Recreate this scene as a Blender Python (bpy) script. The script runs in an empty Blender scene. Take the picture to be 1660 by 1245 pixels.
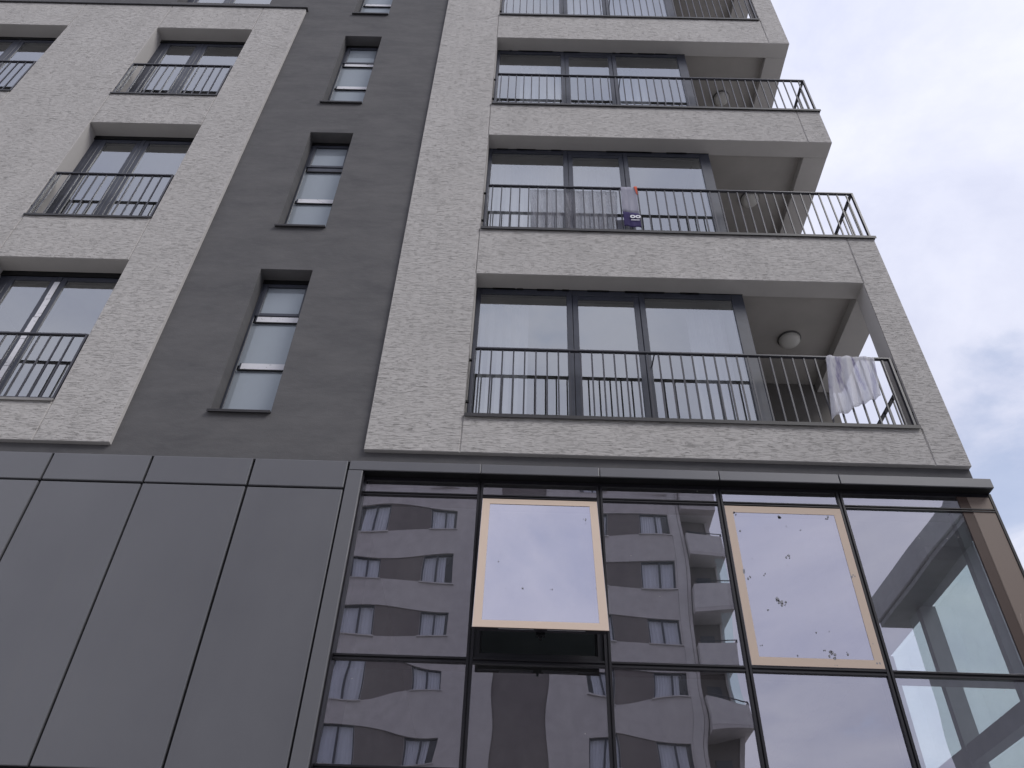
import bpy, bmesh, math, random
from mathutils import Vector, Matrix
random.seed(7)
C = bpy.context.scene
COL = C.collection
ZO = 6.75                      # building heights are measured from the first balcony sill, 6.75 m above the ground

# ------------------------------------------------------------------ camera
def cam_setup():
    pitch, yaw, roll = 0.735, -0.0162, 0.0381
    fw = Vector((math.sin(yaw)*math.cos(pitch), math.cos(yaw)*math.cos(pitch), math.sin(pitch)))
    rt = Vector((math.cos(yaw), -math.sin(yaw), 0))
    up = rt.cross(fw)
    r2 = math.cos(roll)*rt + math.sin(roll)*up
    u2 = -math.sin(roll)*rt + math.cos(roll)*up
    cd = bpy.data.cameras.new('camera')
    cam = bpy.data.objects.new('camera', cd)
    COL.objects.link(cam)
    m = Matrix((r2, u2, -fw)).transposed().to_4x4()
    m.translation = Vector((0.5614, -6.1792, -5.1452 + ZO))
    cam.matrix_world = m
    cd.sensor_width = 36
    cd.lens = 1324.56/1660*36
    cd.clip_start = .05
    cd.clip_end = 2000
    C.camera = cam
cam_setup()

# ------------------------------------------------------------------ sky and sun (thin overcast with a few blue gaps)
SUN_EL, SUN_AZ = math.radians(45), math.radians(130)
def sky_setup():
    w = bpy.data.worlds.new('World'); C.world = w; w.use_nodes = True
    nt = w.node_tree; N = nt.nodes; L = nt.links
    bg = N['Background']; bg.inputs['Strength'].default_value = 0.15
    sky = N.new('ShaderNodeTexSky'); sky.sky_type = 'NISHITA'; sky.sun_disc = False
    sky.air_density = 1.0; sky.dust_density = .3; sky.sun_elevation = SUN_EL; sky.sun_rotation = SUN_AZ
    tc = N.new('ShaderNodeTexCoord')
    sep = N.new('ShaderNodeSeparateXYZ'); L.new(tc.outputs['Generated'], sep.inputs[0])
    zz = N.new('ShaderNodeMath'); zz.operation = 'ADD'; zz.inputs[1].default_value = .22; L.new(sep.outputs['Z'], zz.inputs[0])
    zm = N.new('ShaderNodeMath'); zm.operation = 'MAXIMUM'; zm.inputs[1].default_value = .12; L.new(zz.outputs[0], zm.inputs[0])
    dx = N.new('ShaderNodeMath'); dx.operation = 'DIVIDE'; L.new(sep.outputs['X'], dx.inputs[0]); L.new(zm.outputs[0], dx.inputs[1])
    dy = N.new('ShaderNodeMath'); dy.operation = 'DIVIDE'; L.new(sep.outputs['Y'], dy.inputs[0]); L.new(zm.outputs[0], dy.inputs[1])
    cmb = N.new('ShaderNodeCombineXYZ'); L.new(dx.outputs[0], cmb.inputs[0]); L.new(dy.outputs[0], cmb.inputs[1]); cmb.inputs[2].default_value = 3.1
    def noise(scale, det, rough, off):
        mp = N.new('ShaderNodeMapping'); mp.inputs['Location'].default_value = off
        L.new(cmb.outputs[0], mp.inputs[0])
        n = N.new('ShaderNodeTexNoise'); n.inputs['Scale'].default_value = scale
        n.inputs['Detail'].default_value = det; n.inputs['Roughness'].default_value = rough
        n.inputs['Distortion'].default_value = .35
        L.new(mp.outputs[0], n.inputs['Vector']); return n
    n1 = noise(2.6, 9, .58, (1.7, .4, 0))
    n2 = noise(1.9, 9, .60, (5.2, 2.3, 1))
    # cloud cover
    cov = N.new('ShaderNodeMapRange'); cov.interpolation_type = 'SMOOTHSTEP'
    cov.inputs['From Min'].default_value = .24; cov.inputs['From Max'].default_value = .42
    cov.inputs['To Min'].default_value = .55; cov.inputs['To Max'].default_value = 1
    L.new(n1.outputs['Fac'], cov.inputs['Value'])
    # a gap in the cloud low on the right
    dot = N.new('ShaderNodeVectorMath'); dot.operation = 'DOT_PRODUCT'
    nrm = N.new('ShaderNodeVectorMath'); nrm.operation = 'NORMALIZE'; L.new(tc.outputs['Generated'], nrm.inputs[0])
    L.new(nrm.outputs[0], dot.inputs[0]); dot.inputs[1].default_value = GAP
    gp = N.new('ShaderNodeMapRange'); gp.inputs['From Min'].default_value = .985; gp.inputs['From Max'].default_value = 1.0
    gp.inputs['To Min'].default_value = 0; gp.inputs['To Max'].default_value = .20
    L.new(dot.outputs['Value'], gp.inputs['Value'])
    n3 = N.new('ShaderNodeMath'); n3.operation = 'SUBTRACT'; L.new(n1.outputs['Fac'], n3.inputs[0]); L.new(gp.outputs[0], n3.inputs[1])
    L.new(n3.outputs[0], cov.inputs['Value'])
    cr = N.new('ShaderNodeValToRGB')
    cr.color_ramp.elements[0].position = .38; cr.color_ramp.elements[0].color = (3.75, 3.92, 4.85, 1)
    cr.color_ramp.elements[1].position = .57; cr.color_ramp.elements[1].color = (4.80, 4.90, 5.60, 1)
    L.new(n2.outputs['Fac'], cr.inputs[0])
    zf = N.new('ShaderNodeMapRange'); zf.inputs['From Min'].default_value = 0; zf.inputs['From Max'].default_value = 1
    zf.inputs['To Min'].default_value = .82; zf.inputs['To Max'].default_value = 1.13      # an overcast sky is brighter towards the zenith
    L.new(sep.outputs['Z'], zf.inputs['Value'])
    vm = N.new('ShaderNodeVectorMath'); vm.operation = 'SCALE'; L.new(cr.outputs[0], vm.inputs[0]); L.new(zf.outputs[0], vm.inputs['Scale'])
    mx = N.new('ShaderNodeMix'); mx.data_type = 'RGBA'
    L.new(cov.outputs[0], mx.inputs['Factor']); L.new(sky.outputs[0], mx.inputs['A']); L.new(vm.outputs[0], mx.inputs['B'])
    L.new(mx.outputs['Result'], bg.inputs['Color'])
    sd = bpy.data.lights.new('sun', 'SUN'); sd.energy = 1.5; sd.angle = math.radians(28); sd.color = (1, .97, .93)
    so = bpy.data.objects.new('sun', sd); COL.objects.link(so)
    d = Vector((math.sin(SUN_AZ)*math.cos(SUN_EL), math.cos(SUN_AZ)*math.cos(SUN_EL), math.sin(SUN_EL)))
    so.rotation_euler = d.to_track_quat('Z', 'Y').to_euler(); so.location = (0, -10, 60)
GAP = (0.530, 0.672, 0.517)
sky_setup()
vs = C.view_settings
vs.view_transform = 'Standard'; vs.look = 'None'; vs.gamma = 1; vs.exposure = .31; vs.use_curve_mapping = False
C.render.engine = 'CYCLES'
C.cycles.max_bounces = 10; C.cycles.transparent_max_bounces = 24; C.cycles.glossy_bounces = 6
C.cycles.use_denoising = True
C.cycles.caustics_reflective = False

# ------------------------------------------------------------------ materials
def mat(name, base=(.5, .5, .5), rough=.6, spec=.4, metal=0):
    m = bpy.data.materials.new(name); m.use_nodes = True
    b = m.node_tree.nodes['Principled BSDF']
    b.inputs['Base Color'].default_value = (*base, 1); b.inputs['Roughness'].default_value = rough
    b.inputs['Specular IOR Level'].default_value = spec; b.inputs['Metallic'].default_value = metal
    return m
def world_pos(nt, scale=(1, 1, 1), loc=(0, 0, 0), rot=(0, 0, 0)):
    g = nt.nodes.new('ShaderNodeNewGeometry'); mp = nt.nodes.new('ShaderNodeMapping')
    mp.inputs['Scale'].default_value = scale; mp.inputs['Location'].default_value = loc; mp.inputs['Rotation'].default_value = rot
    nt.links.new(g.outputs['Position'], mp.inputs[0]); return mp.outputs[0]
def noise(nt, vec, scale, det=4, rough=.55, dist=0):
    n = nt.nodes.new('ShaderNodeTexNoise'); n.inputs['Scale'].default_value = scale; n.inputs['Detail'].default_value = det
    n.inputs['Roughness'].default_value = rough; n.inputs['Distortion'].default_value = dist
    nt.links.new(vec, n.inputs['Vector']); return n.outputs['Fac']
def mrange(nt, v, a, b, c, d, smooth=False):
    r = nt.nodes.new('ShaderNodeMapRange')
    if smooth: r.interpolation_type = 'SMOOTHSTEP'
    for k, x in zip(('From Min', 'From Max', 'To Min', 'To Max'), (a, b, c, d)): r.inputs[k].default_value = x
    nt.links.new(v, r.inputs['Value']); return r.outputs[0]
def math_(nt, op, a, b):
    r = nt.nodes.new('ShaderNodeMath'); r.operation = op
    for i, x in enumerate((a, b)):
        if isinstance(x, (int, float)): r.inputs[i].default_value = x
        else: nt.links.new(x, r.inputs[i])
    return r.outputs[0]
def mixcol(nt, f, a, b):
    r = nt.nodes.new('ShaderNodeMix'); r.data_type = 'RGBA'
    for k, x in (('Factor', f), ('A', a), ('B', b)):
        if isinstance(x, (int, float)): r.inputs[k].default_value = x
        elif isinstance(x, tuple): r.inputs[k].default_value = (*x, 1)
        else: nt.links.new(x, r.inputs[k])
    return r.outputs['Result']
def bump(nt, h, strength, dist, bsdf, prev=None):
    b = nt.nodes.new('ShaderNodeBump'); b.inputs['Strength'].default_value = strength; b.inputs['Distance'].default_value = dist
    nt.links.new(h, b.inputs['Height'])
    if prev is not None: nt.links.new(prev, b.inputs['Normal'])
    nt.links.new(b.outputs[0], bsdf.inputs['Normal']); return b.outputs[0]

M = {}
def scratched(name, base):
    """grey scratched render: short horizontal furrows of uneven length"""
    m = mat(name, base, .92, .15); nt = m.node_tree; b = nt.nodes['Principled BSDF']
    L = nt.links
    v1 = world_pos(nt, (5.2, 5.2, 80)); v2 = world_pos(nt, (13, 13, 130), (3, 1, 7))
    f1 = noise(nt, v1, 1, 3, .6, .45); f2 = noise(nt, v2, 1, 2, .5, .3)
    g1 = mrange(nt, f1, .345, .415, 0, 1, True); g2 = mrange(nt, f2, .33, .46, 0, 1, True)
    patch = mrange(nt, noise(nt, world_pos(nt, (1.1, 1.1, 1.6)), 1, 3), .36, .62, .25, 1, True)
    fine = noise(nt, world_pos(nt), 140, 2)
    h = math_(nt, 'ADD', math_(nt, 'MULTIPLY', math_(nt, 'MULTIPLY', g1, patch), .55), math_(nt, 'MULTIPLY', g2, .35))
    h = math_(nt, 'ADD', h, math_(nt, 'MULTIPLY', fine, .18))
    gn = nt.nodes.new('ShaderNodeNewGeometry'); sn = nt.nodes.new('ShaderNodeSeparateXYZ'); L.new(gn.outputs['True Normal'], sn.inputs[0])
    face = mrange(nt, math_(nt, 'ABSOLUTE', sn.outputs['Y'], 0), .6, .9, .04, 1)      # reveals and soffits are floated smooth
    bump(nt, math_(nt, 'MULTIPLY', h, face), .9, .017, b)
    # weather stain, then the furrows' shade painted into the colour as darker lines
    stain = mrange(nt, noise(nt, world_pos(nt, (1.6, 1.6, .35)), 1, 5, .6), .35, .7, 0, 1)
    c = mixcol(nt, stain, tuple(x*.93 for x in base), tuple(x*1.04 for x in base))
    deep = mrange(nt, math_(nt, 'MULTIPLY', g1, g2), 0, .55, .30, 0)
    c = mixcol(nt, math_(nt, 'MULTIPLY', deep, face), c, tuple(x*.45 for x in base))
    L.new(c, b.inputs['Base Color'])
    return m
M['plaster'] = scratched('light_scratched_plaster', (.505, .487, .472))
def darkplaster():
    base = (.122, .119, .115)
    m = mat('dark_plaster', base, .9, .2); nt = m.node_tree; b = nt.nodes['Principled BSDF']
    a = noise(nt, world_pos(nt, (1.2, 1.2, 3.2)), 1, 6, .62, .4)
    a2 = noise(nt, world_pos(nt, (7, 7, 16)), 1, 5, .6)
    c = mixcol(nt, mrange(nt, a, .32, .68, 0, 1), (.104, .103, .108), (.140, .137, .140))
    c = mixcol(nt, mrange(nt, a2, .45, .75, 0, .35), c, (.158, .155, .157))
    # faint lift lines left by the scaffold
    sp = nt.nodes.new('ShaderNodeSeparateXYZ'); nt.links.new(world_pos(nt), sp.inputs[0])
    wv = math_(nt, 'SINE', math_(nt, 'MULTIPLY', math_(nt, 'ADD', sp.outputs['Z'], math_(nt, 'MULTIPLY', a2, .05)), 2*math.pi/1.03), 0)
    c = mixcol(nt, mrange(nt, wv, .985, 1, 0, .12), c, (.09, .089, .09))
    nt.links.new(c, b.inputs['Base Color'])
    f = noise(nt, world_pos(nt), 90, 3)
    h = math_(nt, 'ADD', math_(nt, 'MULTIPLY', a2, .7), math_(nt, 'MULTIPLY', f, .35))
    bump(nt, h, .5, .008, b)
    return m
M['dark_plaster'] = darkplaster()
def smooth_plaster(name, base):
    m = mat(name, base, .9, .2); nt = m.node_tree; b = nt.nodes['Principled BSDF']
    a = noise(nt, world_pos(nt), 2.2, 5)
    nt.links.new(mixcol(nt, mrange(nt, a, .3, .7, 0, 1), tuple(x*.9 for x in base), tuple(x*1.07 for x in base)), b.inputs['Base Color'])
    bump(nt, noise(nt, world_pos(nt), 60, 3), .3, .004, b); return m
M['ceiling'] = smooth_plaster('balcony_ceiling_paint', (.42, .40, .38))
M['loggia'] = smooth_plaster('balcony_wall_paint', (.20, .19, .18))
M['room'] = smooth_plaster('room_paint', (.46, .46, .45))
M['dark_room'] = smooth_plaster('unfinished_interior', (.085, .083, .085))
M['slab_grey'] = smooth_plaster('interior_beam_grey', (.20, .21, .225))
def cladding():
    base = (.138, .137, .143)
    m = mat('grey_cassette_metal', base, .36, .6); nt = m.node_tree; b = nt.nodes['Principled BSDF']
    inf = nt.nodes.new('ShaderNodeObjectInfo')
    a = noise(nt, world_pos(nt, (1, 1, .5)), 1.3, 5, .6)
    c = mixcol(nt, mrange(nt, a, .3, .7, 0, 1), (.112, .113, .126), (.131, .132, .144))
    k = mrange(nt, inf.outputs['Random'], 0, 1, 0, .9)
    c = mixcol(nt, k, c, (.140, .141, .152))
    st = mrange(nt, noise(nt, world_pos(nt, (14, 14, .7)), 1, 4, .6), .58, .8, 0, .22)
    c = mixcol(nt, st, c, (.14, .137, .135))
    nt.links.new(c, b.inputs['Base Color'])
    nt.links.new(mrange(nt, noise(nt, world_pos(nt, (2, 2, 2)), 1, 6, .65), .3, .7, .30, .42), b.inputs['Roughness'])
    bump(nt, noise(nt, world_pos(nt), 1.1, 2), .2, .02, b)
    return m
M['cladding'] = cladding()
M['joint'] = mat('shadow_gap_backing', (.018, .018, .02), .7)
def metal(name, base, rough=.45):
    m = mat(name, base, rough, .45); nt = m.node_tree; b = nt.nodes['Principled BSDF']
    a = noise(nt, world_pos(nt), 6, 5, .6)
    nt.links.new(mixcol(nt, mrange(nt, a, .35, .7, 0, 1), tuple(x*.85 for x in base), tuple(x*1.2 for x in base)), b.inputs['Base Color'])
    return m
M['rail'] = metal('anthracite_rail_paint', (.045, .045, .057), .34)
M['frame'] = metal('anthracite_window_profile', (.046, .051, .070), .40)
M['black'] = metal('black_mullion_profile', (.013, .012, .016), .38)
M['gasket'] = mat('rubber_gasket', (.007, .007, .008), .6, .3)
M['coping'] = metal('anthracite_sill_metal', (.035, .033, .036), .5)
M['palecoping'] = metal('pale_sill_metal', (.24, .23, .22), .5)
def film():
    m = mat('white_protective_film', (.72, .72, .76), .45, .4); nt = m.node_tree; b = nt.nodes['Principled BSDF']
    a = noise(nt, world_pos(nt, (18, 18, 30)), 1, 3, .6)
    nt.links.new(mixcol(nt, mrange(nt, a, .60, .68, 0, .85), (.72, .72, .76), (.12, .12, .14)), b.inputs['Base Color']); return m
M['film'] = film()
M['silver'] = mat('bare_aluminium', (.55, .55, .56), .3, .5, 1)
def brown():
    m = mat('brown_column_paint', (.21, .165, .14), .55, .35); nt = m.node_tree; b = nt.nodes['Principled BSDF']
    a = noise(nt, world_pos(nt, (9, 9, 2.2)), 1, 6, .65, .6)
    c = mixcol(nt, mrange(nt, a, .62, .70, 0, .6), (.21, .165, .14), (.50, .43, .38))
    nt.links.new(c, b.inputs['Base Color']); return m
M['brown'] = brown()
M['darkbrown'] = mat('dark_brown_edge_and_shade', (.075, .05, .042), .6, .3)  # sash glass edges, and the painted shade strip at the glass corner
def glass(name, refl, edge, tint, gcol=(.93, .92, 1.0), dust=0., specks=0.):
    """coated glass: mirror share + clear share, with a little dust on the outer face"""
    m = bpy.data.materials.new(name); m.use_nodes = True
    nt = m.node_tree; N = nt.nodes; L = nt.links; N.clear()
    out = N.new('ShaderNodeOutputMaterial')
    tr = N.new('ShaderNodeBsdfTransparent'); tr.inputs[0].default_value = (*tint, 1)
    gl = N.new('ShaderNodeBsdfGlossy'); gl.inputs['Roughness'].default_value = 0; gl.inputs['Color'].default_value = (*gcol, 1)
    lw = N.new('ShaderNodeLayerWeight'); lw.inputs['Blend'].default_value = .35
    f = mrange(nt, lw.outputs['Fresnel'], 0, 1, refl, edge)
    mx = N.new('ShaderNodeMixShader'); L.new(f, mx.inputs[0]); L.new(tr.outputs[0], mx.inputs[1]); L.new(gl.outputs[0], mx.inputs[2])
    df = N.new('ShaderNodeBsdfDiffuse'); df.inputs[0].default_value = (.5, .49, .47, 1) if dust < .5 else (.36, .40, .45, 1)
    a = noise(nt, world_pos(nt, (3, 3, 1.5)), 1, 6, .65)
    d = mrange(nt, a, .4, .75, dust*(.3 if dust < .5 else .9), dust)
    if specks:
        vo = N.new('ShaderNodeTexVoronoi'); vo.inputs['Scale'].default_value = 9; vo.inputs['Randomness'].default_value = 1
        L.new(world_pos(nt), vo.inputs['Vector'])
        s = mrange(nt, vo.outputs['Distance'], .035, .06, specks, 0)
        sc = N.new('ShaderNodeSeparateXYZ'); L.new(vo.outputs['Color'], sc.inputs[0])
        s = math_(nt, 'MULTIPLY', s, mrange(nt, sc.outputs['X'], .72, .75, 0, 1))
        d = math_(nt, 'MAXIMUM', d, s)
    m2 = N.new('ShaderNodeMixShader'); L.new(d, m2.inputs[0]); L.new(mx.outputs[0], m2.inputs[1]); L.new(df.outputs[0], m2.inputs[2])
    L.new(m2.outputs[0], out.inputs[0])
    return m
M['glass'] = glass('window_glass', .36, .66, (.80, .83, .83), (.89, .92, .95), .06)
M['curtain_glass'] = glass('curtain_wall_glass', .43, .70, (.83, .93, .91), (.93, .91, 1.0), .065, .5)
M['sash_glass'] = glass('sash_mirror_glass', .50, .72, (.5, .55, .55), (.90, .88, 1.0), .09, .0)
M['side_glass'] = glass('side_glass', .04, .22, (.92, 1.0, .98), (.9, .9, 1), .03)
M['opp_glass'] = glass('opposite_window_glass', .05, .30, (.92, .94, .96), (.9, .92, 1), .03)
M['frost'] = glass('frosted_window_glass', .30, .55, (.75, .80, .80), (.85, .93, .97), .80)
M['border'] = mat('tan_sealant_border', (.60, .48, .39), .6, .3)
M['speck'] = mat('dark_glue_mark', (.27, .27, .30), .7)
M['lamp'] = mat('opal_lamp_cover', (.62, .61, .58), .35, .5)
M['lampbase'] = mat('lamp_base_plastic', (.10, .10, .10), .5)
M['opp_wall'] = smooth_plaster('opposite_grey_render', (.47, .445, .445))
M['opp_light'] = smooth_plaster('opposite_pale_render', (.52, .50, .50))
M['opp_brown'] = smooth_plaster('opposite_brown_panel', (.175, .155, .155))
M['curtain'] = mat('white_net_curtain', (.66, .66, .71), .9, .1)
M['nb_wall'] = smooth_plaster('neighbour_grey_render', (.36, .37, .385))
M['nb_fascia'] = smooth_plaster('neighbour_fascia', (.46, .47, .48))
M['nb_soffit'] = smooth_plaster('neighbour_soffit', (.30, .30, .31))
M['asphalt'] = smooth_plaster('asphalt', (.15, .15, .15))
M['paving'] = smooth_plaster('concrete_paving', (.46, .45, .43))
M['kerb'] = smooth_plaster('kerb_stone', (.33, .32, .31))
M['line'] = mat('road_paint', (.7, .7, .68), .7)

# ------------------------------------------------------------------ mesh helpers
WLOC = {}
class MB:
    def __init__(s): s.v = []; s.f = []
    def quad(s, *p):
        n = len(s.v); s.v += [Vector(q) for q in p]; s.f.append(tuple(range(n, n+len(p)))); return s
    def box(s, x0, x1, y0, y1, z0, z1):
        n = len(s.v)
        s.v += [Vector(p) for p in ((x0,y0,z0),(x1,y0,z0),(x1,y1,z0),(x0,y1,z0),(x0,y0,z1),(x1,y0,z1),(x1,y1,z1),(x0,y1,z1))]
        s.f += [tuple(n+i for i in q) for q in ((0,3,2,1),(4,5,6,7),(0,1,5,4),(1,2,6,5),(2,3,7,6),(3,0,4,7))]
        return s
    def bar(s, a, b, r, up=(0, 0, 1), n=4):
        a = Vector(a); b = Vector(b); d = (b-a).normalized(); u = Vector(up)
        if abs(d.dot(u)) > .95: u = Vector((1, 0, 0))
        p = d.cross(u).normalized(); q = p.cross(d)
        k = len(s.v)
        for c in (a, b):
            for i in range(n):
                t = 2*math.pi*(i+.5)/n
                s.v.append(c + (p*math.cos(t)+q*math.sin(t))*r)
        for i in range(n):
            j = (i+1) % n; s.f.append((k+i, k+j, k+n+j, k+n+i))
        s.f.append(tuple(k+n-1-i for i in range(n))); s.f.append(tuple(k+n+i for i in range(n)))
        return s
def empty(name, loc=(0, 0, 0), parent=None):
    o = bpy.data.objects.new(name, None); o.empty_display_size = .3
    COL.objects.link(o); w = Vector(loc)
    if parent: o.parent = parent; o.location = w - WLOC[parent]
    else: o.location = w
    WLOC[o] = w; return o
def obj(name, mb, m, parent=None, bevel=0, smooth=False, z=ZO, merge=False, seg=1):
    vs_ = [v + Vector((0, 0, z)) for v in mb.v]
    lo = Vector([min(v[i] for v in vs_) for i in range(3)]); hi = Vector([max(v[i] for v in vs_) for i in range(3)])
    c = (lo+hi)/2; c.z = lo.z
    me = bpy.data.meshes.new(name); me.from_pydata([v-c for v in vs_], [], mb.f)
    if merge:
        bm = bmesh.new(); bm.from_mesh(me); bmesh.ops.remove_doubles(bm, verts=bm.verts, dist=1e-5)
        bmesh.ops.recalc_face_normals(bm, faces=bm.faces)
        bm.to_mesh(me); bm.free()
    me.materials.append(m)
    if smooth:
        for p in me.polygons: p.use_smooth = True
    o = bpy.data.objects.new(name, me); COL.objects.link(o); WLOC[o] = c
    if parent: o.parent = parent; o.location = c - WLOC[parent]
    else: o.location = c
    if bevel:
        b = o.modifiers.new('bevel', 'BEVEL'); b.width = bevel; b.segments = seg; b.limit_method = 'ANGLE'; b.angle_limit = .6
    return o
def dup(o, off, parent=None):
    """copy of an object with copies of its children"""
    c = o.copy(); COL.objects.link(c)
    if parent is not None: c.parent = parent
    c.location = o.location + Vector(off)
    WLOC[c] = WLOC[o] + Vector(off)
    for ch in list(o.children):
        d = ch.copy(); COL.objects.link(d); d.parent = c; WLOC[d] = WLOC[ch] + Vector(off)
        for g in list(ch.children):
            e = g.copy(); COL.objects.link(e); e.parent = d; WLOC[e] = WLOC[g] + Vector(off)
    return c
def same(o, off):
    """another piece that shares this one's mesh, under the same parent"""
    c = o.copy(); COL.objects.link(c); c.location = o.location + Vector(off); WLOC[c] = WLOC[o] + Vector(off); return c
def tag(o, label=None, cat=None, group=None, kind=None):
    if label: o['label'] = label
    if cat: o['category'] = cat
    if group: o['group'] = group
    if kind: o['kind'] = kind
    return o
def relief(xs, zs, fn, yb):
    """wall as a grid of cells; fn(x,z) gives the front face's y or None for an opening"""
    mb = MB(); nx, nz = len(xs)-1, len(zs)-1
    d = [[fn((xs[i]+xs[i+1])/2, (zs[j]+zs[j+1])/2) for j in range(nz)] for i in range(nx)]
    g = lambda i, j: d[i][j] if 0 <= i < nx and 0 <= j < nz else None
    for i in range(nx):
        for j in range(nz):
            y = d[i][j]
            if y is None: continue
            a, b, c, e = xs[i], xs[i+1], zs[j], zs[j+1]
            mb.quad((a,y,c),(b,y,c),(b,y,e),(a,y,e)); mb.quad((a,yb,c),(a,yb,e),(b,yb,e),(b,yb,c))
            for di, dj, p, q in ((1,0,(b,c),(b,e)),(-1,0,(a,e),(a,c)),(0,1,(b,e),(a,e)),(0,-1,(a,c),(b,c))):
                t = g(i+di, j+dj); t = yb if t is None else t
                if t > y + 1e-6:
                    mb.quad((p[0],y,p[1]),(p[0],t,p[1]),(q[0],t,q[1]),(q[0],y,q[1]))
    return mb
def pane(x0, x1, y, z0, z1, amp=0., seed=0, n=14):
    """a glass sheet, very slightly bowed as real double glazing is"""
    r = random.Random(seed); mb = MB()
    w = [(r.uniform(.5, 1.5), r.uniform(.6, 1.9), r.uniform(0, 6.28), r.uniform(0, 6.28), r.uniform(.5, 1)) for _ in range(4)]
    tx, tz = r.uniform(-1, 1)*amp*1.2, r.uniform(-1, 1)*amp*1.2
    nn = n if amp else 1
    for j in range(nn+1):
        for i in range(nn+1):
            u, v = i/nn, j/nn
            h = math.sin(math.pi*u)*math.sin(math.pi*v)*1.2
            for a, b, p, q, k in w: h += .42*k*math.sin(2*math.pi*a*u*.75+p)*math.sin(2*math.pi*b*v+q)
            mb.v.append(Vector((x0+(x1-x0)*u, y + amp*h + tx*u + tz*v, z0+(z1-z0)*v)))
    for j in range(nn):
        for i in range(nn):
            a = j*(nn+1)+i; mb.f.append((a, a+1, a+nn+2, a+nn+1))
    return mb
def ring(x0, x1, z0, z1, w, y0, y1, wt=None, wb=None):
    wt = w if wt is None else wt; wb = w if wb is None else wb
    m = MB(); m.box(x0, x0+w, y0, y1, z0, z1).box(x1-w, x1, y0, y1, z0, z1)
    m.box(x0+w, x1-w, y0, y1, z0, z0+wb).box(x0+w, x1-w, y0, y1, z1-wt, z1); return m

# ================================================================== the apartment building
B = empty('apartment_building', (-.5, 4, 0))
tag(B, 'tall grey apartment block with balconies above a mirrored glass curtain wall', 'building')
NF = 4          # balcony floors built above the first
XL, XR = 0.0, 4.47            # balcony opening
XV2, XV3 = -.921, 4.815       # right light panel
ZS, ZB, ZT = 2.163, -.443, 14.6
G = .013
# --- right light facade panel
xs = [XV2, -.018, -.018+G, XL, XR, XR+.004, XR+.004+G, XV3]
zs = [ZB]
for k in range(NF+1): zs += [3*k, 3*k+ZS]
zs.append(ZT+.3)
def fn(x, z):
    k = int((z+.8369)//3); r = z-3*k
    inop = z > 0 and z < 3*NF+ZS and 0 < r < ZS
    if inop:
        if XL < x < XR: return None
        if x > XR and k in (1, 2): return None
        return 0.
    if -.018 < x < -.018+G or XR+.004 < x < XR+.004+G: return .009
    return 0.
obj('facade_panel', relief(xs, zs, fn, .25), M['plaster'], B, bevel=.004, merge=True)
# --- left light facade panel
LW = [(-8.78, -7.18), (-5.684, -4.087)]
ZL0, ZL1, ZPT = .05, 2.25, 9.07
xs = [-12.5, -8.78, -8.78+G, -7.18-G, -7.18, -5.684, -5.684+G, -4.087-G, -4.087, -3.354]
zs = [ZB] + [z for k in range(3) for z in (3*k+ZL0, 3*k+ZL1)] + [ZPT]
def fn2(x, z):
    k = int((z+.75)//3); r = z-3*k
    inop = ZL0 < r < ZL1 and z > 0
    for a, b in LW:
        if a < x < b:
            if inop: return None
            if x < a+G or x > b-G: return .009
    return 0.
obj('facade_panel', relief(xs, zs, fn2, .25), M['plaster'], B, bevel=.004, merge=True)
# --- dark wall: the strip between, the band under the panels, the wall above the left parapet
DW = (-2.534, -1.925); DZ0, DZ1 = .02, 2.199
UW = (-5.72, -4.06)
xs = sorted([-12.5, UW[0], UW[1], -3.42, DW[0], DW[1], -.86, 4.812])
zs = sorted([-.70, -.38] + [z for k in range(5) for z in (3*k+DZ0, 3*k+DZ1)] + [9.0, 9.35, 11.6, 14.9])
def fn3(x, z):
    if x > -.86: return .05 if z < -.38 else None
    if x < -3.42:
        if -.38 < z < 9.0: return None
        if UW[0] < x < UW[1] and 9.35 < z < 11.6: return None
        return .05
    k = int(z//3); r = z-3*k
    if DW[0] < x < DW[1] and z > 0 and DZ0 < r < DZ1: return None
    return .05
obj('dark_wall', relief(xs, zs, fn3, .25), M['dark_plaster'], B, bevel=.004, merge=True)
# parapet capping of the left panel
obj('parapet_coping', MB().box(-12.5, -3.325, -.03, .25, ZPT+.002, ZPT+.03), M['coping'], B, bevel=.003)
# --- balcony inner shell for each floor
for k in range(NF+1):
    z = 3*k
    slab = MB().box(3.13, 4.80, .252, 1.905, z+2.30, z+2.88)
    obj('balcony_ceiling', slab, M['ceiling'], B)
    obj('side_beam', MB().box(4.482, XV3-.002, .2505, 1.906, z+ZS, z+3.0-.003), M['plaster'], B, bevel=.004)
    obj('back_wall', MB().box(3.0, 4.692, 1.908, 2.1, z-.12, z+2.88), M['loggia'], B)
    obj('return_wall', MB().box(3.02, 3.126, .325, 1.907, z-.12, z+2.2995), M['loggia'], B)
    if k == 0:
        obj('balcony_floor', MB().box(-.9, 4.80, .252, 1.905, -.42, -.12), M['loggia'], B)
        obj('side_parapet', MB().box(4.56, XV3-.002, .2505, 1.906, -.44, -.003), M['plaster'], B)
    # sill metal along the balcony parapet
    xe = XR-.004 if k not in (1, 2) else XV3+.022
    m = MB().box(XL+.004, xe, -.028, .249, z+.002, z+.022).box(XL+.004, xe, -.028, -.022, z-.02, z+.002)
    if k in (1, 2): m.box(4.54, XV3+.022, .249, 1.9, z+.002, z+.022)
    obj('balcony_sill', m, M['coping'], B)
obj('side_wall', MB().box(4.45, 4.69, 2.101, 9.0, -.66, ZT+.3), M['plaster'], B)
obj('rear_wall', MB().box(-12.5, 4.69, 9.001, 9.25, -6.75, ZT+.3), M['dark_plaster'], B)
obj('left_end_wall', MB().box(-12.75, -12.501, .0, 9.25, -6.75, ZT+.3), M['dark_plaster'], B)
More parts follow.
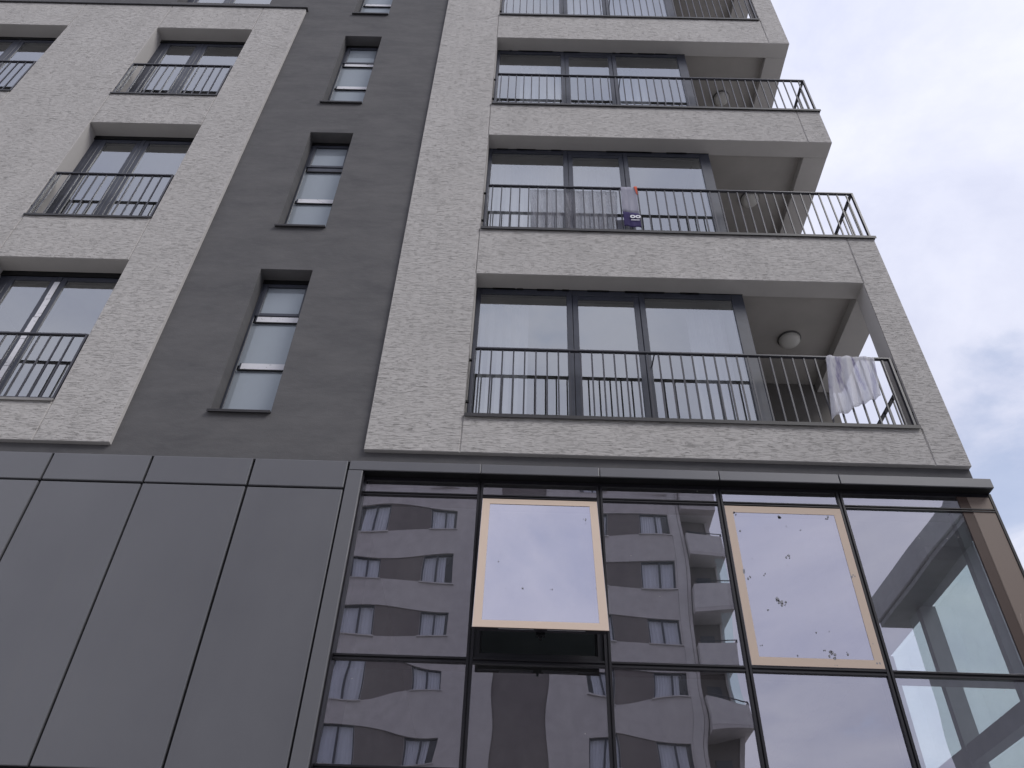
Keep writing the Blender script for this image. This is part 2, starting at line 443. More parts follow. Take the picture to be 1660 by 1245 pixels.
obj('roof_slab', MB().box(-12.75, XV3, .0, 9.3, ZT+.301, ZT+.6), M['coping'], B)

# --- rooms behind the glass
def room(x0, x1, y0, y1, z0, z1, m, name='room_shell'):
    q = MB()
    q.quad((x0,y1,z0),(x1,y1,z0),(x1,y1,z1),(x0,y1,z1)); q.quad((x0,y0,z0),(x0,y1,z0),(x0,y1,z1),(x0,y0,z1))
    q.quad((x1,y0,z0),(x1,y0,z1),(x1,y1,z1),(x1,y1,z0)); q.quad((x0,y0,z0),(x1,y0,z0),(x1,y1,z0),(x0,y1,z0))
    q.quad((x0,y0,z1),(x0,y1,z1),(x1,y1,z1),(x1,y0,z1))
    return obj(name, q, m, B)
for k in range(NF+1):
    z = 3*k
    room(-.02, 3.0, .34, 4.6, z-.02, z+2.5, M['room'])
    room(-2.75, -1.75, .34, 3.2, z-.05, z+2.45, M['room'])
    if k < 3:
        for a, b in LW: room(a-.5, b+.4, .34, 4.2, z, z+2.5, M['room'])
room(UW[0]-.4, UW[1]+.4, .34, 4.2, 9.2, 11.8, M['room'])

# --- windows
YG = .225
CURT = {1: ((.06, .62), (2.5, 2.95)), 2: ((.06, 1.75),), 3: ((.4, 1.05), (2.0, 2.5)), 4: ((1.2, 2.9),)}
def balcony_window(z, s):
    w = empty('window', (1.56, .29, z+ZO), B)
    f = MB()
    y0, y1 = YG+.002, YG+.072
    f.box(0.003, .055, y0, y1, z, z+2.20)
    f.box(1.056, 1.122, y0, y1, z, z+2.20); f.box(1.126, 1.19, y0+.006, y1, z+.03, z+2.14)
    f.box(1.838, 1.90, y0+.006, y1, z+.03, z+2.14); f.box(1.904, 1.968, y0, y1, z, z+2.20)
    f.box(2.986, 3.128, y0, y1+.002, z, z+2.20)
    for a, b in ((.055, 1.056), (1.122, 1.904), (1.968, 2.986)):
        f.box(a, b, y0, y1-.001, z+2.075, z+2.158); f.box(a, b, y0, y1-.001, z, z+.06)
    f.box(1.19, 1.838, y0+.006, y1, z+2.01, z+2.074); f.box(1.19, 1.838, y0+.006, y1, z+.061, z+.12)
    obj('frame', f, M['frame'], w, bevel=.004)
    gk = MB().box(.003, 3.13, YG-.004, YG+.05, z+2.1585, z+2.215)
    for i in range(16):                     # uneven foam bead left along the head joint
        x = random.uniform(.05, 3.0); gk.box(x, x+random.uniform(.04, .3), YG-.01, YG+.02, z+2.145-random.uniform(0, .008), z+2.17)
    obj('head_joint', gk, M['gasket'], w)
    for i, (a, b, t, bt) in enumerate(((.05, 1.06, 2.08, .05), (1.185, 1.842, 2.02, .11), (1.963, 2.99, 2.08, .05))):
        obj('glass_pane', pane(a, b, YG+.017, z+bt, z+t, .0003, s*10+i, 8), M['glass'], w, smooth=True)
    for a, b in CURT.get(s, ()):            # net curtains part drawn
        cm = MB(); n = int((b-a)/.05)
        for q in range(n):
            u0, u1 = a+(b-a)*q/n, a+(b-a)*(q+1)/n; d0, d1 = (.035 if q % 2 else 0), (0 if q % 2 else .035)
            cm.quad((u0, YG+.30+d0, z+.02), (u1, YG+.30+d1, z+.02), (u1, YG+.30+d1, z+2.2), (u0, YG+.30+d0, z+2.2))
        obj('curtain', cm, M['curtain'], w)
    return w
for k in range(NF+1): balcony_window(3*k, k+1)
def french_window(a, b, z, s, tape=False, name='window'):
    w = empty(name, ((a+b)/2, .29, z+ZO+ZL0), B)
    y0, y1 = YG+.002, YG+.072; z0, z1 = z+ZL0+.005, z+ZL1-.005; mid = (a+b)/2-.067
    f = ring(a+.003, b-.003, z0, z1, .07, y0+.012, y1, .075, .06)
    f.box(a+.073, a+.132, y0+.006, y1, z0+.06, z1-.075)
    f.box(mid-.028, mid+.028, y0, y1, z0+.06, z1-.075)
    obj('frame', f, M['frame'], w, bevel=.004)
    for p, q in ((a+.134, mid-.03), (mid+.03, b-.075)):
        sf = ring(p, q, z0+.062, z1-.078, .066, y0+.004, y1-.004)
        sa = obj('sash_frame', sf, M['frame'], w, bevel=.004)
        obj('glass_pane', pane(p+.06, q-.06, YG+.017, z0+.122, z1-.14, .0003, s*7+int(p*10), 8), M['glass'], w, smooth=True)
    obj('head_joint', MB().box(a+.003, b-.003, YG-.006, YG+.01, z1-.075, z1+.003), M['gasket'], w)
    if tape:
        cuts = [.10, .66, 1.07, 1.42, 1.72, 2.02]
        for i in range(5):
            dx = random.uniform(-.006, .006)
            obj('protective_film', MB().box(mid-.034+dx, mid+.032+dx, y0-.004, y0-.001, z+ZL0+cuts[i]+.006, z+ZL0+cuts[i+1]), M['film'], w)
    return w
n = 0
for k in range(3):
    for i, (a, b) in enumerate(LW):
        n += 1; french_window(a, b, 3*k, n+20, tape=(k == 0 and i == 1))
french_window(UW[0], UW[1], 9.32, 40)
def slot_window(z, s, lo, hi):
    a, b = DW; w = empty('slot_window', ((a+b)/2, .29, z+ZO), B)
    y0, y1 = YG+.002, YG+.072
    f = ring(a+.003, b-.003, z+DZ0+.004, z+DZ1-.003, .032, y0, y1, .07, .06)
    f.box(a+.053, b-.053, y0, y1, z+.745, z+.845); f.box(a+.053, b-.053, y0, y1, z+1.475, z+1.575)
    obj('frame', f, M['frame'], w, bevel=.004)
    sf = ring(a+.037, b-.037, z+1.578, z+2.12, .045, y0-.012, y1-.02); obj('sash_frame', sf, M['frame'], w, bevel=.003)
    for i, (c, d) in enumerate(((.07, .75), (.82, 1.48), (1.60, 2.09))):
        obj('glass_pane', pane(a+.03, b-.03, YG+.017, z+c, z+d, .0002, s*5+i, 6), M['frost'], w, smooth=True)
    obj('head_joint', MB().box(a+.004, b-.004, YG-.008, YG+.001, z+2.13, z+2.196), M['gasket'], w)
    for on, zz in ((lo, .75), (hi, 1.48)):
        if on: obj('protective_film', MB().box(a+.056+.02, b-.056, y0-.004, y0-.001, z+zz+.004, z+zz+.088), M['film'], w)
        obj('glazing_bead', MB().box(a+.052, b-.052, y0-.010, y0+.001, z+zz-.016, z+zz-.001), M['gasket'], w)
    obj('sill', MB().box(a-.016, b+.004, .012, .249, z+.002, z+.0195).box(a-.016, b+.004, .012, .018, z-.014, z+.002), M['coping'], w, bevel=.002)
for k, (lo, hi) in enumerate(((1, 1), (1, 0), (1, 1), (1, 0), (0, 0))): slot_window(3*k, 60+k, lo, hi)

# --- railings
BAL = {}
def railing(xa, xb, z0, z1, pitch, y=.03, side=0, first=None, stays=(), base=None):
    r = empty('railing', ((xa+xb)/2, y, z0+ZO), B)
    hx = .02
    obj('top_rail', MB().box(xa, xb, y-.02, y+.02, z1-.022, z1), M['rail'], r, bevel=.003)
    obj('bottom_rail', MB().box(xa, xb, y-.018, y+.018, z0+.03, z0+.05), M['rail'], r, bevel=.003)
    zb, zt = z0+.0501, z1-.0221
    for x in (xa+.012, xb-.012): obj('post', MB().box(x-.011, x+.011, y-.02+.001, y+.02-.001, z0+.022, z1-.0225), M['rail'], r)
    x = (first if first is not None else xa+.115); proto = None
    while x < xb-.06:
        if proto is None:
            proto = obj('baluster', MB().box(x-.0078, x+.0078, y-.0078, y+.0078, zb, zt), M['rail'], r); px = x
        else: same(proto, (x-px, 0, 0))
        x += pitch
    if side:
        xs_ = xb-.02
        obj('side_top_rail', MB().box(xs_-.02, xs_+.02, y+.0205, side, z1-.0222, z1-.0003), M['rail'], r, bevel=.003)
        obj('side_bottom_rail', MB().box(xs_-.018, xs_+.018, y+.0205, side, z0+.03, z0+.05), M['rail'], r)
        yy = y+.13; proto = None
        while yy < side-.05:
            if proto is None:
                proto = obj('baluster', MB().box(xs_-.0078, xs_+.0078, yy-.0078, yy+.0078, zb, zt), M['rail'], r); py = yy
            else: same(proto, (0, yy-py, 0))
            yy += pitch
    for x in stays: obj('stay', MB().bar((x, y, z1-.02), (x, YG+.004, z1-.02), .008, n=6), M['rail'], r)
    for zz in (z0+.2, z0+.78):          # fixing lugs into the reveal
        if base != 'right': obj('fixing_lug', MB().box(xa-.045, xa+.001, y-.012, y+.012, zz, zz+.024), M['gasket'], r)
        if not side: obj('fixing_lug', MB().box(xb-.001, xb+.03, y-.012, y+.012, zz, zz+.024), M['gasket'], r)
    return r
for k in range(NF+1):
    z = 3*k
    if k in (1, 2): railing(.035, 4.805, z, z+.975, .118, side=1.88, first=.113, stays=(1.96,))
    else: railing(.035, 4.452, z, z+.975, .118, first=.113, stays=(1.96,))
    if k in (0, 3, 4):               # rail across the open side of the balcony
        r = empty('side_railing', (4.70, 1.1, z+ZO), B)
        obj('top_rail', MB().box(4.68, 4.72, .26, 1.9, z+.953, z+.975), M['rail'], r)
        p = obj('baluster', MB().box(4.693, 4.707, .40, .414, z+.0, z+.953), M['rail'], r)
        for i in range(1, 12): same(p, (0, .124*i, 0))
for k in range(3):
    for a, b in LW: railing(a+.02, b-.012, 3*k+ZL0, 3*k+ZL0+.955, .1215, y=.02, first=a+.094)
for k in range(3):
    for a, b in LW: obj('window_sill', MB().box(a+.004, b-.004, -.02, .249, 3*k+ZL0+.002, 3*k+ZL0+.018).box(a+.004, b-.004, -.02, -.015, 3*k+ZL0-.014, 3*k+ZL0+.002), M['palecoping'] if k == 0 else M['coping'], B)

# --- grey cassette cladding, lower left
YC = -.10
joints = [-12.0, -11.235, -10.30, -9.365, -8.43, -7.495, -6.56, -5.625, -4.69, -3.755, -2.829, -1.886, -1.008]
rows = [(-.66, -.965), (-.965, -3.395), (-3.395, -5.80), (-5.80, -6.74)]
def cassette(x0, x1, z1, z0, name='cladding_panel'):
    g = .011
    m = MB().box(x0+g, x1-g, YC, YC+.03, z0+g, z1-g*(.2 if z1 > -.7 else 1))
    o = obj(name, m, M['cladding'], B, bevel=.006, seg=2)
    # each panel hangs a hair out of true
    o.rotation_euler = (random.uniform(-.0012, .0012), 0, random.uniform(-.0015, .0015)); return o
for i in range(len(joints)-1):
    for z1, z0 in rows: cassette(joints[i], joints[i+1], z1, z0)
obj('cladding_backing', MB().box(-12.4, -.868, YC+.034, .30, -6.75, -.664), M['joint'], B)
obj('cladding_top_flashing', MB().box(-12.4, -1.0, YC+.004, .049, -.664, -.661), M['cladding'], B)
# jamb panel beside the glass
obj('jamb_panel', MB().box(-1.002, -.868, YC, YC+.033, -6.74, -.760), M['cladding'], B, bevel=.006, seg=2)
# fascia strip over the glass, in lengths
MX = [-.885, .21, 1.295, 2.385, 3.48, 4.866]
for i in range(5):
    a = MX[i] if i else -1.002
    g0 = .004
    m = MB().box(a+g0, MX[i+1]-(g0 if i < 4 else 0), YC, .049, -.755, -.655)
    obj('fascia_panel', m, M['cladding'], B, bevel=.005, seg=2)
obj('fascia_soffit', MB().box(-.866, 4.86, YC+.012, .048, -.7578, -.7553), M['gasket'], B)
obj('fascia_return', MB().box(4.69, 4.866, .0495, 9.0, -.755, -.655), M['cladding'], B, bevel=.005)

# --- curtain wall
CW = empty('curtain_wall', (2, .05, 0), B)
YW = .016
zrows = [(-.79, -.918), (-.956, -2.449), (-2.50, -3.272), (-3.322, -4.85), (-4.90, -6.4)]
BL = M['black']
obj('head_rail', MB().box(-.868, 4.862, .005, .12, -.79, -.756), BL, CW)
for i, x in enumerate(MX):
    if i == 0: obj('mullion', MB().box(-.868, -.856, -.06, .14, -6.6, -.7605).box(-.856, -.83+.0, .03, .14, -6.6, -.7905), BL, CW)
    elif i < 5: obj('mullion', MB().box(x-.026, x-.006, -.004, .03, -6.6, -.7905).box(x+.006, x+.026, -.004, .03, -6.6, -.7905).box(x-.02, x+.02, .012, .16, -6.6, -.7905), BL, CW, bevel=.002)
    else: obj('corner_mullion', MB().box(4.852, 4.874, -.002, .03, -6.6, -.757), BL, CW)
for z1, z0 in ((-.918, -.956), (-2.449, -2.50), (-3.272, -3.322), (-4.85, -4.90)):
    for i in range(5):
        a = MX[i]+.0265 if i else -.855; b = MX[i+1]-.0265 if i < 4 else 4.851
        h = (z1-z0)
        obj('transom', MB().box(a, b, -.003, .028, z1-h*.36, z1-.001).box(a, b, -.003, .028, z0+.001, z0+h*.36).box(a, b, .010, .20, z0+h*.25, z1-h*.25), BL, CW, bevel=.002)
seed = 100
for j, (z1, z0) in enumerate(zrows):
    for i in range(5):
        if j == 1 and i in (1, 3): continue
        a = MX[i]+.02 if i else -.858; b = MX[i+1]-.02 if i < 4 else 4.56
        seed += 1
        obj('glass_pane', pane(a, b, YW, z0-.006, z1+.006, (.0006 if i < 3 else .0004)*(.12 if j == 0 else 1), seed, 16), M['curtain_glass'], CW, smooth=True)
# inside of the curtain wall
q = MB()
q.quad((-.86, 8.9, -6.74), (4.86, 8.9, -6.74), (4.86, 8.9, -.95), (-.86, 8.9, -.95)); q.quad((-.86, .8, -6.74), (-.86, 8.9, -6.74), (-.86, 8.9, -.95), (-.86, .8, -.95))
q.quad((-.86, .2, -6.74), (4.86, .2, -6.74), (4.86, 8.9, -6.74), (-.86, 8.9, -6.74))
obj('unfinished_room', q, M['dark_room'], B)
obj('ceiling_soffit', MB().box(-.86, 4.855, .165, 8.99, -.945, -.72), M['slab_grey'], B)
obj('edge_beam', MB().box(4.45, 4.84, .62, 8.9, -1.085, -.946), M['slab_grey'], B)
obj('corner_panel', MB().box(4.648, 4.851, .004, .035, -6.6, -.7905), M['brown'], B, bevel=.004)
obj('corner_shade_strip', MB().box(4.558, 4.6475, .008, .035, -6.6, -.7905), M['darkbrown'], B)  # opaque dark strip standing in for reflection and shade beside the brown panel
obj('corner_post', MB().box(4.47, 4.557, .036, .10, -6.6, -.9466), M['slab_grey'], B)
obj('side_floor_beam', MB().box(4.72, 4.85, .2, 8.9, -2.62, -2.46), M['slab_grey'], B)
SG = empty('side_glazing', (4.86, 4, 0), B)
for y in (1.54, 2.75): obj('mullion', MB().box(4.70, 4.868, y, y+.075, -6.6, -1.0855), M['slab_grey'], SG)
obj('side_spandrel', MB().box(4.70, 4.866, 2.83, 8.95, -6.6, -1.0855), M['cladding'], B)
for a, b in ((.03, 1.54), (1.615, 2.75)):
    obj('glass_pane', MB().quad((4.864, a, -2.47), (4.864, b, -2.47), (4.864, b, -.757), (4.864, a, -.757)), M['side_glass'], SG)
    obj('glass_pane', MB().quad((4.864, a, -6.6), (4.864, b, -6.6), (4.864, b, -2.61), (4.864, a, -2.61)), M['side_glass'], SG)

# --- the two sealed sashes; one stands open
def sash(x0, x1, ztop, length, tilt, seed, marks):
    s = empty('awning_window', ((x0+x1)/2, .0, ztop+ZO), B)
    z0 = ztop-length
    parts = []
    parts.append(obj('sash_frame', ring(x0+.02, x1-.02, z0+.02, ztop-.02, .055, .004, .06), BL, s))
    parts.append(obj('glass_pane', pane(x0, x1, -.002, z0, ztop, .00025, seed, 12), M['sash_glass'], s, smooth=True))
    parts.append(obj('glass_edge', ring(x0, x1, z0, ztop, .004, -.001, .0035), M['darkbrown'], s))
    w = .068
    parts.append(obj('sealant_border', ring(x0+.002, x1-.002, z0+.002, ztop-.002, w, -.0052, -.0036), M['border'], s))
    if tilt:
        parts.append(obj('drip_strip', MB().box(x0+.2, (x0+x1)/2-.05, .005, .012, z0+.001, z0+.012).box((x0+x1)/2+.05, x1-.18, .005, .012, z0+.001, z0+.012), M['silver'], s))
        parts.append(obj('latch', MB().box((x0+x1)/2-.035, (x0+x1)/2+.035, .0605, .085, z0-.004, z0+.03).bar(((x0+x1)/2, .08, z0+.0), ((x0+x1)/2, .08, z0-.03), .012, n=8), M['gasket'], s))
    mk = MB()
    for u, v, r, k in marks:
        x = x0+(x1-x0)*u; zz = z0+length*v
        for _ in range(k):
            dx, dz = random.uniform(-r, r)*1.2, random.uniform(-r, r)*1.2; rr = r*random.uniform(.35, .9)
            n = 7; c = []
            for i in range(n):
                t = 2*math.pi*i/n; q = rr*random.uniform(.55, 1.15)
                c.append((x+dx+q*math.cos(t)*.8, -.0058, zz+dz+q*math.sin(t)))
            mk.quad(*c)
    parts.append(tag(obj('dirt_marks', mk, M['speck'], s), kind='stuff'))
    s.rotation_euler = (-tilt, 0, 0)
    return s
mk1 = [(.88,.84,.012,3),(.89,.80,.008,2),(.16,.47,.008,2),(.18,.53,.004,1),(.38,.54,.004,1),(.78,.46,.004,1),(.23,.27,.005,1),(.36,.27,.010,2),(.59,.27,.009,2),(.93,.29,.006,1),(.82,.1,.005,1),(.97,.57,.005,1),(.5,.62,.003,1)]
sash(.236, 1.268, -.966, 1.48, .273, 301, mk1)
mk2 = [(.09,.94,.017,4),(.47,.93,.017,4),(.87,.93,.016,4),(.10,.83,.012,2),(.50,.86,.007,2),(.62,.84,.008,2),(.45,.66,.016,3),(.16,.64,.008,1),(.08,.55,.018,3),(.10,.52,.015,3),(.24,.54,.012,2),(.44,.60,.006,1),(.95,.54,.015,3),(.47,.50,.006,1),(.30,.37,.026,6),(.36,.36,.016,3),(.20,.32,.014,2),(.55,.19,.008,2),(.65,.20,.006,1),(.10,.11,.008,2),(.36,.06,.008,2),(.62,.07,.024,7),(.57,.09,.012,2),(.75,.08,.012,2),(.95,.14,.008,1),(.96,.04,.013,2),(.63,.02,.012,2),(.86,.36,.004,1),(.7,.47,.004,1)]
sash(2.412, 3.452, -.966, 1.480, .0, 302, mk2)
# opening behind the tilted sash: inner frame on the building side, with folding stays
FX = empty('sash_opening', (.75, .06, -2.0+ZO), B)
obj('inner_frame', ring(.238, 1.266, -2.447, -.958, .045, .03, .14), BL, FX)
obj('inner_seal', ring(.284, 1.220, -2.400, -1.005, .012, .05, .12), M['gasket'], FX)
for x in (.262, 1.242): obj('stay_arm', MB().bar((x, .05, -1.9), (x, -.30, -2.20), .007, n=6), M['silver'], FX)
obj('plinth', MB().box(-.868, 4.86, .0, .3, -6.75, -6.601), M['cladding'], B)

# ================================================================== things on the balconies
def lamp(k, label):
    t = empty('ceiling_lamp', (3.92, 1.06, 3*k+2.30+ZO-.085))
    tag(t, label, 'lamp', 'round lamps under the balcony ceilings')
    m = MB(); n = 28; prof = [(.145, 2.2995), (.145, 2.285), (.135, 2.278)]
    for r, z in prof:
        for i in range(n): m.v.append(Vector((3.92+r*math.cos(2*math.pi*i/n), 1.06+r*math.sin(2*math.pi*i/n), 3*k+z)))
    for j in range(2):
        for i in range(n): a = j*n+i; b = j*n+(i+1) % n; m.f.append((a, b, b+n, a+n))
    m.f.append(tuple(range(2*n, 3*n)))
    obj('base', m, M['lampbase'], t)
    m = MB(); prof = [(.132, 2.277), (.130, 2.255), (.118, 2.235), (.09, 2.221), (.05, 2.214), (.012, 2.212)]
    for r, z in prof:
        for i in range(n): m.v.append(Vector((3.92+r*math.cos(2*math.pi*i/n), 1.06+r*math.sin(2*math.pi*i/n), 3*k+z)))
    for j in range(len(prof)-1):
        for i in range(n): a = j*n+i; b = j*n+(i+1) % n; m.f.append((a, b, b+n, a+n))
    m.f.append(tuple(range((len(prof)-1)*n, len(prof)*n)))
    obj('cover', m, M['lamp'], t, smooth=True)
lamp(0, 'round opal lamp on the ceiling of the lowest balcony')
lamp(1, 'round opal lamp on the ceiling of the balcony with the sheer cloth on its rail')
lamp(2, 'round opal lamp on the ceiling of the balcony above the one with the sheer cloth')

def cloth_mat(name, cols, opac, sx, lean=0., seed=0):
    m = bpy.data.materials.new(name); m.use_nodes = True
    nt = m.node_tree; N = nt.nodes; L = nt.links; b = N['Principled BSDF']; out = N['Material Output']
    b.inputs['Roughness'].default_value = .8; b.inputs['Specular IOR Level'].default_value = .2
    a = noise(nt, world_pos(nt, (sx, 2, 1.6), (seed, 0, seed), (0, lean, 0)), 1, 4, .6, .25)
    cr = N.new('ShaderNodeValToRGB'); L.new(a, cr.inputs[0])
    e = cr.color_ramp.elements
    e[0].position = cols[0][0]; e[0].color = (*cols[0][1], 1); e[1].position = cols[-1][0]; e[1].color = (*cols[-1][1], 1)
    for p, c in cols[1:-1]:
        x = e.new(p); x.color = (*c, 1)
    L.new(cr.outputs[0], b.inputs['Base Color'])
    tl = N.new('ShaderNodeBsdfTranslucent'); L.new(cr.outputs[0], tl.inputs[0])
    ms = N.new('ShaderNodeMixShader'); ms.inputs[0].default_value = .5; L.new(b.outputs[0], ms.inputs[1]); L.new(tl.outputs[0], ms.inputs[2])
    tr = N.new('ShaderNodeBsdfTransparent')
    m2 = N.new('ShaderNodeMixShader'); L.new(mrange(nt, a, .35, .65, opac[0], opac[1]), m2.inputs[0]); L.new(tr.outputs[0], m2.inputs[1]); L.new(ms.outputs[0], m2.inputs[2])
    L.new(m2.outputs[0], out.inputs[0]); return m
def cloth(name, pts, y, m, amp, waves, parent=None, nx=60, nz=14, seed=0):
    """hanging sheet between four corners (top-left, top-right, bottom-right, bottom-left as x,z) with soft folds"""
    r = random.Random(seed); mb = MB(); ph = [r.uniform(0, 6.28) for _ in range(4)]
    tl, tr_, br, bl = pts
    for j in range(nz+1):
        for i in range(nx+1):
            u, v = i/nx, j/nz
            x = (tl[0]*(1-u)+tr_[0]*u)*(1-v)+(bl[0]*(1-u)+br[0]*u)*v; z = (tl[1]*(1-u)+tr_[1]*u)*(1-v)+(bl[1]*(1-u)+br[1]*u)*v
            d = amp*(.35+.65*v)*(math.sin(waves*6.28*u+ph[0])+.5*math.sin(waves*11.3*u+ph[1]+v)+.3*math.sin(waves*19*u+ph[2]))
            z += .012*math.sin(waves*5*u+ph[3])*v
            mb.v.append(Vector((x, y+d, z)))
    for j in range(nz):
        for i in range(nx):
            a = j*(nx+1)+i; mb.f.append((a, a+1, a+nx+2, a+nx+1))
    o = obj(name, mb, m, parent, smooth=True)
    so = o.modifiers.new('thickness', 'SOLIDIFY'); so.thickness = .0015
    return o
sheer = cloth_mat('sheer_streaked_cloth', [(.30, (.20, .19, .22)), (.42, (.40, .38, .42)), (.55, (.60, .60, .66)), (.7, (.72, .70, .74))], (.16, .42), 14, 0, 3)
tag(cloth('sheer_cloth', ((.60, 3.945), (1.74, 3.945), (1.70, 3.075), (.625, 3.06)), .062, sheer, .010, 9, seed=4),
    'sheer grey streaked cloth hanging over the balcony rail beside a small violet banner', 'cloth')
t = empty('banner', (1.87, -.02, 3.05+ZO))
tag(t, 'small violet banner with white lettering on the balcony rail beside the sheer cloth', 'banner')
white_c = cloth_mat('white_banner_cloth', [(.3, (.50, .49, .60)), (.7, (.66, .66, .74))], (.72, .9), 9, 0, 1)
viol_c = cloth_mat('violet_banner_cloth', [(.3, (.07, .055, .17)), (.7, (.12, .10, .25))], (.94, 1), 6, 0, 2)
cloth('upper_field', ((1.775, 3.935), (1.975, 3.935), (1.972, 3.36), (1.77, 3.40)), -.02, white_c, .003, 2, t, 16, 8, 5)
cloth('violet_field', ((1.772, 3.40), (1.974, 3.36), (1.985, 3.075), (1.775, 3.095)), -.022, viol_c, .003, 2, t, 16, 8, 5)
cloth('red_stripe', ((1.945, 3.94), (1.988, 3.94), (1.984, 3.75), (1.965, 3.80)), -.027, mat('orange_red_cloth', (.55, .09, .04), .8), .002, 1, t, 6, 6, 6)
def lettering(txt, x, y, z, size, m, parent):
    cu = bpy.data.curves.new('lettering', 'FONT'); cu.body = txt; cu.size = size; cu.extrude = .001; cu.offset = .004
    o = bpy.data.objects.new('lettering', cu); COL.objects.link(o)
    dg = bpy.context.evaluated_depsgraph_get(); me = bpy.data.meshes.new_from_object(o.evaluated_get(dg)); bpy.data.objects.remove(o)
    me.materials.append(m); o = bpy.data.objects.new('lettering', me); COL.objects.link(o)
    o.parent = parent; o.rotation_euler = (math.pi/2, 0, 0); o.location = Vector((x, y, z+ZO)) - WLOC[parent]; WLOC[o] = Vector((x, y, z+ZO)); return o
wl = mat('white_lettering', (.75, .75, .8), .7)
lettering('oo', 1.855, -.034, 3.255, .12, wl, t)
m = MB()
for i in range(7): m.box(1.865+i*.015, 1.876+i*.015, -.035, -.0335, 3.205, 3.222)
obj('small_print', m, wl, t)
wv = cloth_mat('white_violet_cloth', [(.30, (.16, .14, .34)), (.38, (.55, .53, .70)), (.45, (.84, .84, .90)), (.8, (.90, .90, .92))], (.50, .70), 9, .35, 7)
tag(cloth('hanging_cloth', ((3.76, .945), (4.26, .945), (4.19, .40), (3.62, .08)), -.02, wv, .026, 3, seed=9),
    'white cloth with violet streaks hanging from the rail of the lowest balcony', 'cloth')

# ================================================================== the apartment house across the street (seen in the glass)
YO = -31.77; ZO2 = 9.5; FH = 2.95; WH = 1.40
OB = empty('opposite_building', (0, YO-5, 0))
tag(OB, 'grey rendered apartment house mirrored in the glass panes', 'building')
k0, k1 = -5, 4
def orelief():
    xs = [-19, -17.4, -15.9, -13.8, -12.3, -8.05, -6.48, -4.33, -2.9, -.36, 2.11, 3.95, 5.42, 7.16, 8.72, 8.80, 9.25, 9.4]
    zs = [-6.75]
    for k in range(k0, k1+1): zs += [ZO2+FH*k, ZO2+FH*k+WH]
    zs.append(24.6)
    wins = [(-17.4, -15.9), (-13.8, -12.3), (-8.05, -6.48), (-4.33, -2.9), (3.95, 5.42), (7.16, 8.72)]
    pans = [(-15.9, -13.8), (-6.48, -4.33), (5.42, 7.16)]
    def f(x, z):
        k = math.floor((z-ZO2)/FH); r = z-ZO2-FH*k
        inb = 0 < r < WH and k0 <= k <= k1
        if -.36 < x < 2.11: return .12
        if 8.80 < x < 9.25: return .10
        if inb:
            for a, b in wins:
                if a < x < b: return None
            for a, b in pans:
                if a < x < b: return .10
        return 0.
    m = relief(xs, zs, f, .3)
    for v in m.v: v.y = YO - v.y
    return m
obj('wall', orelief(), M['opp_wall'], OB, merge=True)
obj('core_panel', MB().box(-.345, 2.095, YO-.118, YO-.095, -6.74, 24.5), M['opp_brown'], OB)
obj('side_wall', MB().box(9.15, 9.4, YO-12, YO-.301, -6.75, 24.6), M['opp_wall'], OB)
obj('pier', MB().box(8.815, 9.235, YO-.098, YO-.03, -6.74, 24.5), M['opp_light'], OB)
obj('roof', MB().box(-19.2, 11.3, YO-12.2, YO+.12, 24.601, 24.95), M['opp_wall'], OB)
obj('room_backing', MB().box(-18.9, 9.1, YO-1.6, YO-1.5, -6.7, 24.5), M['dark_room'], OB)
pp = [None]*3
wproto = None; panproto = None
for k in range(k0, k1+1):
    z = ZO2+FH*k
    for a, b in ((-15.9, -13.8), (-6.48, -4.33), (5.42, 7.16)):
        obj('brown_panel', MB().box(a+.02, b-.02, YO-.099, YO-.06, z+.01, z+WH-.01), M['opp_brown'], OB)
    for i, (a, b) in enumerate(((-17.4, -15.9), (-13.8, -12.3), (-8.05, -6.48), (-4.33, -2.9), (3.95, 5.42), (7.16, 8.72))):
        w = empty('window', ((a+b)/2, YO-.1, z+ZO), OB)
        mid = (a+b)/2+random.choice((-.05, .0, .08))
        f = ring(a+.004, b-.004, z+.004, z+WH-.004, .055, YO-.19, YO-.10); f.box(mid-.045, mid+.045, YO-.19, YO-.095, z+.06, z+WH-.06)
        obj('frame', f, M['frame'], w)
        obj('glass_pane', MB().quad((a+.05, YO-.15, z+.05), (b-.05, YO-.15, z+.05), (b-.05, YO-.15, z+WH-.05), (a+.05, YO-.15, z+WH-.05)), M['opp_glass'], w)
        ca = a+.06+random.choice((0, 0, 0, .2))*(i % 2 == 0); cb = b-.06-random.choice((0, 0, .12, .3))*(i % 2)
        cm = MB(); n = 18
        for q in range(n):
            u0, u1 = ca+(cb-ca)*q/n, ca+(cb-ca)*(q+1)/n
            d0, d1 = (.03 if q % 2 else 0), (0 if q % 2 else .03)
            cm.quad((u1, YO-.27-d1, z+.05), (u0, YO-.27-d0, z+.05), (u0, YO-.27-d0, z+WH-.05), (u1, YO-.27-d1, z+WH-.05))
        obj('curtain', cm, M['curtain'], w)
        obj('sill', MB().box(a-.08, b+.08, YO+.001, YO+.09, z-.05, z-.002), M['opp_light'], w)
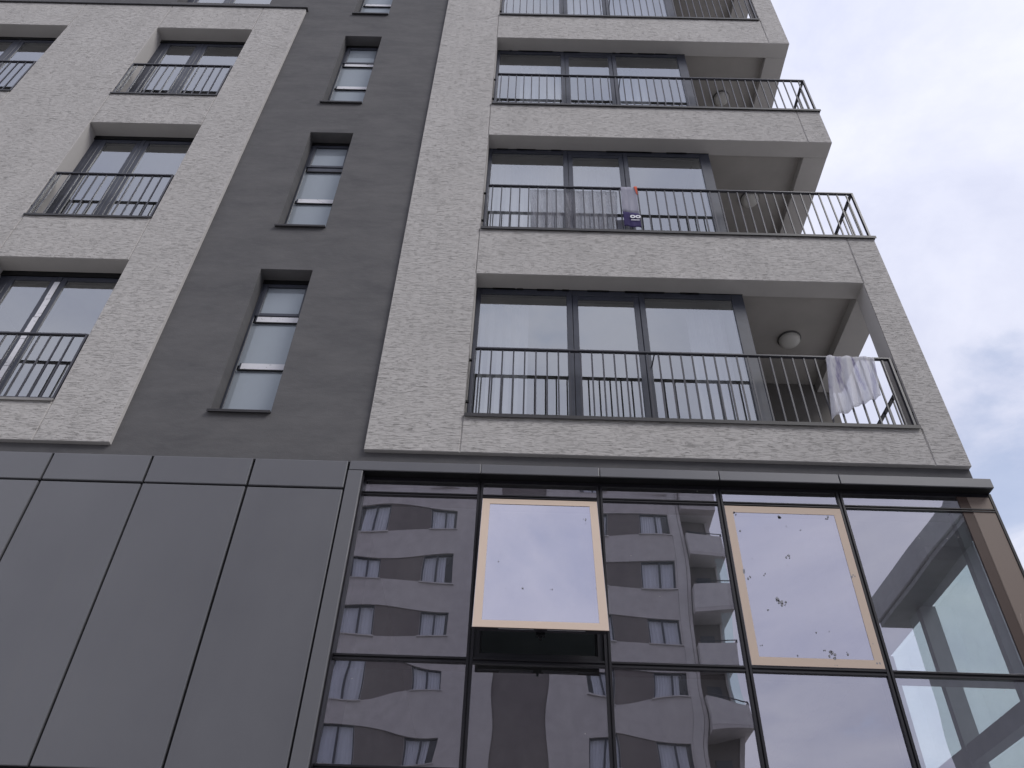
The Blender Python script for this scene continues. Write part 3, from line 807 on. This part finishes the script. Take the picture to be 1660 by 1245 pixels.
# corner balconies
for k in range(k0, k1+1):
    z = ZO2+FH*k
    b = empty('balcony', (10.4, YO+.3, z-1.2+ZO), OB)
    obj('parapet', MB().box(9.45, 11.3, YO+.28, YO+.40, z-1.15, z+.0).box(9.45, 9.57, YO-1.0, YO+.2795, z-1.15, z).box(11.18, 11.299, YO-1.0, YO+.2795, z-1.15, z), M['opp_light'], b, bevel=.01)
    obj('floor_slab', MB().box(9.46, 11.29, YO-1.9, YO+.39, z-1.32, z-1.1505), M['opp_wall'], b)
    obj('rail', MB().box(9.5, 11.34, YO+.32, YO+.36, z+.13, z+.17).box(11.30, 11.34, YO-.4, YO+.32, z+.13, z+.17).box(11.30, 11.34, YO+.32, YO+.36, z+.0, z+.13).box(10.4, 10.44, YO+.32, YO+.36, z+.001, z+.13), M['rail'], b)
    obj('back_wall', MB().box(9.401, 10.9, YO-1.2, YO-1.0005, z-1.15, z+1.63), M['opp_brown'], b)
    obj('balcony_door', MB().box(9.9, 10.6, YO-1.0, YO-.95, z-1.1, z+1.0), M['frame'], b)
    if k % 2 == 0 or k == 1: obj('glass_screen', MB().box(10.7, 11.2, YO+.20, YO+.22, z+.02, z+1.55), M['side_glass'], b)
    obj('corner_post', MB().box(10.9, 11.1, YO-1.2, YO-.9, z-1.15, z+1.63), M['opp_wall'], b)

# ================================================================== neighbour with the deep eaves (seen in the right-hand glass)
NB = empty('neighbour_building', (19, -14, 0))
tag(NB, 'dark grey building with a deep projecting roof edge mirrored in the right-hand glass', 'building')
obj('wall', MB().box(13.75, 26, -19.2, -8.2, -6.75, 7.75), M['nb_wall'], NB)
obj('roof_soffit', MB().box(13.05, 26.6, -19.83, -7.8, 7.70, 7.86), M['nb_soffit'], NB)
obj('fascia', MB().box(12.98, 26.7, -19.9, -7.7, 7.861, 8.72), M['nb_fascia'], NB, bevel=.03)
for y in (-18, -15.4, -12.8, -10.2):
    for z in (-2.6,):
        w = empty('window', (13.74, y, z+ZO), NB)
        obj('frame', MB().box(13.70, 13.7495, y, y+1.3, z, z+1.7), M['frame'], w)
        obj('glass_pane', MB().quad((13.69, y+.08, z+.08), (13.69, y+1.22, z+.08), (13.69, y+1.22, z+1.62), (13.69, y+.08, z+1.62)), M['side_glass'], w)

# ================================================================== ground
def sheet(name, x0, x1, y0, y1, z, m):
    o = obj(name, MB().quad((x0,y0,z),(x1,y0,z),(x1,y1,z),(x0,y1,z)), m, None, z=0); tag(o, kind='structure'); return o
sheet('ground', -400, 400, -400, 400, -.13, M['paving'])
sheet('road', -400, 400, -24, -11, -.126, M['asphalt'])
tag(obj('pavement', MB().box(-200, 200, -10.8, .3, -.2, -.004), M['paving'], None, z=0), kind='structure')
tag(obj('kerb', MB().box(-200, 200, -11.0, -10.801, -.2, .0), M['kerb'], None, z=0), kind='structure')
tag(obj('road_marking', MB().box(-60, 60, -17.6, -17.45, -.1255, -.122), M['line'], None, z=0), kind='structure')
